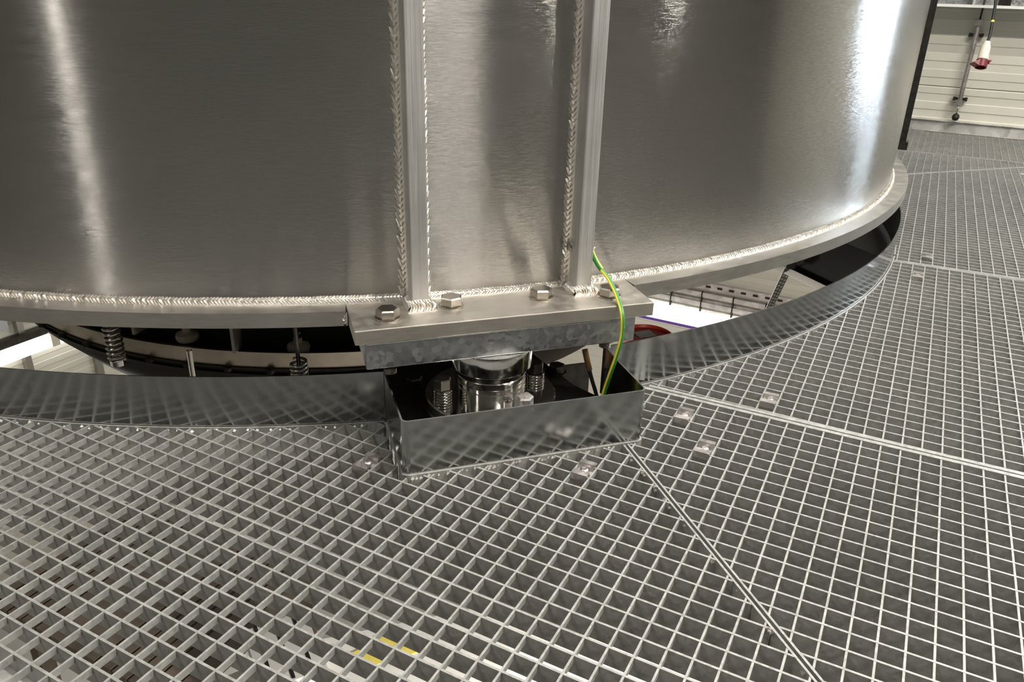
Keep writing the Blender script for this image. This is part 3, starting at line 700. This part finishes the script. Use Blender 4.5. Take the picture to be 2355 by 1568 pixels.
# black duct under the platform at right
e1_, e2_ = atz(1790, 617, -.25), atz(1886, 664, -.25); dv = (e1_-e2_).normalized(); nv = Vector((dv.y, -dv.x, 0))
if nv.x < 0: nv = -nv
q0 = e2_-dv*.25; q1 = e1_+dv*2.2
MB_ = MB().prism([q0, q0+nv*1.2, q1+nv*1.2, q1], (0, 0, .2)); tag(MB_.build('black_duct', M['black'], None, origin=Vector((q0.x, q0.y, -.25))), 'black flat duct under the platform, seen through the right gap', 'duct')
MB().prism([q0-nv*.02, q0, q1, q1-nv*.02], (0, 0, .03)).build('duct_edge', M['stud'], bpy.data.objects['black_duct'])
# perforated strut
pA, pB = atz(1816, 612, -.20), atz(1770, 708, -.55); ax = (pB-pA).normalized(); sx = Vector((1, .25, 0)); sx = (sx-ax*sx.dot(ax)).normalized(); nn = ax.cross(sx).normalized()
if nn.y > 0: nn = -nn
st = thing('perforated_strut', pB, 'black perforated metal strip hanging slanted in the right gap', 'strut')
mb = MB(); Ls = (pB-pA).length*1.5; hw = .016
mb.add([pA-sx*hw, pA+sx*hw, pA+ax*Ls+sx*hw, pA+ax*Ls-sx*hw]+[q_-nn*.004 for q_ in (pA-sx*hw, pA+sx*hw, pA+ax*Ls+sx*hw, pA+ax*Ls-sx*hw)], [(0, 1, 2, 3), (7, 6, 5, 4), (0, 4, 5, 1), (1, 5, 6, 2), (2, 6, 7, 3), (3, 7, 4, 0)])
mb.build('strip', M['black'], st)
for k in range(int(Ls/.022)):
    m = MB(); disc_along(m, pA+ax*(.02+.022*k)+sx*(.007*(1 if k % 2 else -1)), nn, .0045, .0012, 10); m.build('hole', M['paper'], st)
mb = MB(); mb.box(pA+Vector((0, 0, .03)), (.035, .03, .07)); mb.build('end_cap', M['black'], st)
# slatted boards and pale boxes far below the foreground grating
t = thing('slatted_deck', atz(450, 1400, -1.6), 'brown slatted boards below the foreground grating at left', 'deck')
c0 = atz(470, 1400, -1.6); da = Vector((cos(radians(63)), sin(radians(63)), 0)); db = Vector((da.y, -da.x, 0))
for k in range(-9, 4):
    cc = c0+db*(.088*k)-da*.0; MB().box((cc.x, cc.y, -1.6), (.8, .076, .03), radians(63)).build('board', M['wood'], t)
for k in (-.3, .3):
    cc = c0+da*k-db*.22; MB().box((cc.x, cc.y, -1.66), (.06, 1.1, .09), radians(63)).build('bearer', M['wood'], t)
for sx_ in (-.7, .25):
    for sy_ in (-.3, .3):
        cc = c0+db*sx_+da*sy_; MB().box((cc.x, cc.y, (FLOORZ-1.705)/2), (.06, .06, -1.705-FLOORZ), radians(63)).build('leg', M['wood'], t)
def paleboard(pts, z, name, mat, lab, cat, th=.03):
    P = [atz(u, v, z) for u, v in pts]; c = sum(P, Vector())/len(P)
    o = MB().prism(P, (0, 0, th)).build(name, M[mat], None, origin=Vector((c.x, c.y, z))); return tag(o, lab, cat)
wt = thing('work_table', atz(1080, 1560, -1.5)-Vector((0, 0, 2.1)), 'pale table below the foreground grating at the bottom centre', 'table')
P = [atz(u, v, -1.5) for u, v in ((700, 1492), (1110, 1408), (1640, 1560), (1500, 1760), (640, 1760), (520, 1570))]
MB().prism(P[::-1], (0, 0, .03)).build('table_top', M['card'], wt)
for k in (0, 1, 2, 4): MB().box((P[k].x*.9+P[3].x*.1, P[k].y*.9+P[3].y*.1, (FLOORZ-1.5)/2), (.05, .05, -1.5-FLOORZ)).build('leg', M['stud'], wt)
for (pts, lab) in (([(870, 1462), (960, 1500), (930, 1512), (850, 1474)], 'upper yellow tape strip on the pale table below the grating'), ([(835, 1490), (895, 1518), (865, 1530), (810, 1502)], 'lower yellow tape strip on the pale table below the grating')):
    Q = [atz(u, v, -1.468) for u, v in pts]; o = MB().prism(Q[::-1], (0, 0, .004)).build('tape_strip', M['tape'], None, origin=Q[0]); tag(o, lab, 'tape')
Q = atz(660, 1530, -1.469); t = thing('striped_box', Q, 'pale box with dark stripes below the grating at the bottom', 'box')
MB().box(Q+Vector((0, 0, .04)), (.22, .3, .078), .5).build('carton', M['card'], t)
for k in range(3): MB().box(Q+Vector((-.07+.06*k, -.02+.03*k, .0800)), (.012, .31, .003), .5).build('stripe', M['black'], t)
batten('added_fill_lamp', Vector((1.25, .55, -.5)), RA, 1.2, 220, 'added fill lamp hidden under the platform to brighten the pale table', ztop=-.04)  # unseen extra lamp, added to brighten the table below the grating

# ------------------------------------------------------------------ right background
# toe board along the wall
tb = thing('toe_board', room(0, .035, 0), 'galvanised toe board along the foot of the cream wall', 'toe board')
MB().box(room(0, .018, .032), (6.4, .006, .064), RA).build('board', M['galv_beam'], tb); MB().box(room(0, .024, .0655), (6.4, .02, .003), RA).build('lip', M['galv_beam'], tb)
# post behind the tank
pp = atz(2085, 342, 0)+Vector((-.035, .01, 0))
t = thing('black_post', pp, 'dark upright post right behind the tank', 'post')
MB().box(pp+Vector((0, 0, 1.5)), (.05, .05, 3.0), -.45).build('upright', M['dark_steel'], t); MB().box(pp+Vector((0, 0, .02)), (.075, .075, .04), -.45).build('base', M['dark_steel'], t)
# steel ledge
lg = thing('cable_trough', room(0, .15, .62), 'galvanised trough along the wall at the upper right', 'trough')
zb = onA(2155, 15, .18).z
MB().box(room(0, .09, zb+.004), (6, .18, .008), RA).build('base', M['galv_beam'], lg); MB().box(room(0, .185, zb+.008), (6, .010, .014), RA).build('lip', M['white'], lg)
MB().box(room(0, .012, zb+.3), (6, .012, .6), RA).build('back_sheet', M['galv_block'], lg)
for u in (-.3, .18, .62): MB().box(room(u, .09, zb+.13), (.012, .16, .26), RA).build('divider', M['galv_beam'], lg)
p = onA(2310, 8, .15); MB().box(room(aU(p), .15, zb+.03), (.06, .05, .04), RA).build('junction_block', M['dark_steel'], lg)
# conduit
p = onA(2250, 60, .05); ux = aU(p); t = thing('wall_conduit', room(ux, .05, .10), 'grey vertical conduit pipe on the cream wall at right', 'conduit')
zt1 = onA(2252, 50, .05).z; zt0 = onA(2211, 243, .05).z
MB().tube([room(ux, .05, zt0), room(ux, .05, zt1)], .0135, 16).build('pipe', M['galv_clip'], t)
MB().tube([room(ux, .05, zt1), room(ux, .05, zt1+.18)], .005, 8).build('cable', M['black'], t)
MB().tube([room(ux, .05, zt0), room(ux, .052, zt0-.05)], .006, 8).build('wire', M['polish'], t)
MB().lathe([(0, .022), (.015, .016), (.021, 0), (.015, -.016), (0, -.022)], room(ux, .05, zt0-.066), 16).build('end_ball', M['black'], t)
for z in (zt1-.07, zt0+.035):
    mb = MB().box(room(ux, .025, z), (.075, .012, .014), RA); mb.box(room(ux-.03, .03, z), (.014, .03, .02), RA); mb.box(room(ux+.03, .03, z), (.014, .03, .02), RA); mb.build('pipe_clamp', M['dark_steel'], t)
MB().lathe([(.018, 0), (.022, .002), (.022, .03), (.018, .032)], room(ux, .05, zt1-.02), 16).build('collar', M['galv_beam'], t)
# hanging red connector
K = 4.15
c_top, c_bot = atdist(2270, 97, K), atdist(2259, 139, K); axd = (c_bot-c_top).normalized()
pl_ = thing('power_connector', atdist(2253, 157, K), 'cream and dark red power connector hanging on a black cable in front of the wall', 'connector')
def lathe_axis(prof, p, axis, seg=24, sy=1.0):
    axis = axis.normalized(); x = axis.cross(Vector((0, 1, 0))).normalized(); y = axis.cross(x); mb = MB(); n = len(prof)
    mb.v = [p+axis*z+x*r*cos(2*pi*k/seg)+y*r*sin(2*pi*k/seg) for k in range(seg) for r, z in prof]
    for k in range(seg):
        for i in range(n-1): mb.f.append((k*n+i, ((k+1) % seg)*n+i, ((k+1) % seg)*n+i+1, k*n+i+1)); mb.m.append(0); mb.sm.append(True)
    return mb
lathe_axis([(0, 0), (.018, 0), (.019, .018), (.0225, .020), (.0235, .028), (.024, .030), (.0265, .09), (.0265, .098), (0, .098)], c_top, axd).build('cream_body', M['plastic'], pl_)
dn = axd; base = c_top+axd*.097
lathe_axis([(0, 0), (.028, 0), (.029, .008), (.029, .040), (.024, .041), (.023, .026), (0, .026)], base, dn).build('red_collar', M['red'], pl_)
xr = dn.cross(Vector((0, 1, 0))).normalized()
if xr.x > 0: xr = -xr
fl = MB(); F0 = base+dn*.004; yv = dn.cross(xr).normalized()
fl.prism([F0+xr*.022-yv*.019, F0+xr*.050+dn*.022-yv*.010, F0+xr*.022+dn*.036-yv*.019], yv*.038); fl.build('hinged_lid', M['red'], pl_)
mb = MB(); F1 = base-xr*.03; mb.prism([F1-yv*.01-dn*.006, F1-xr*.016-yv*.01-dn*.010, F1-xr*.004-yv*.01+dn*.014], yv*.02); mb.build('hinge', M['red'], pl_)
cp = [c_top+axd*.004, atdist(2277, 80, K), atdist(2284, 40, K), atdist(2290, 2, K), atdist(2294, -60, K), atdist(2296, -300, K)]
MB().tube(smooth(cp, 5), .0072, 10).build('cable', M['black'], pl_)
lathe_axis([(.0075, 0), (.0085, 0), (.0085, .01), (.0075, .01)], atdist(2283, 47, K), (atdist(2282, 53, K)-atdist(2283, 47, K)), 12).build('cable_marker', M['tape'], pl_)
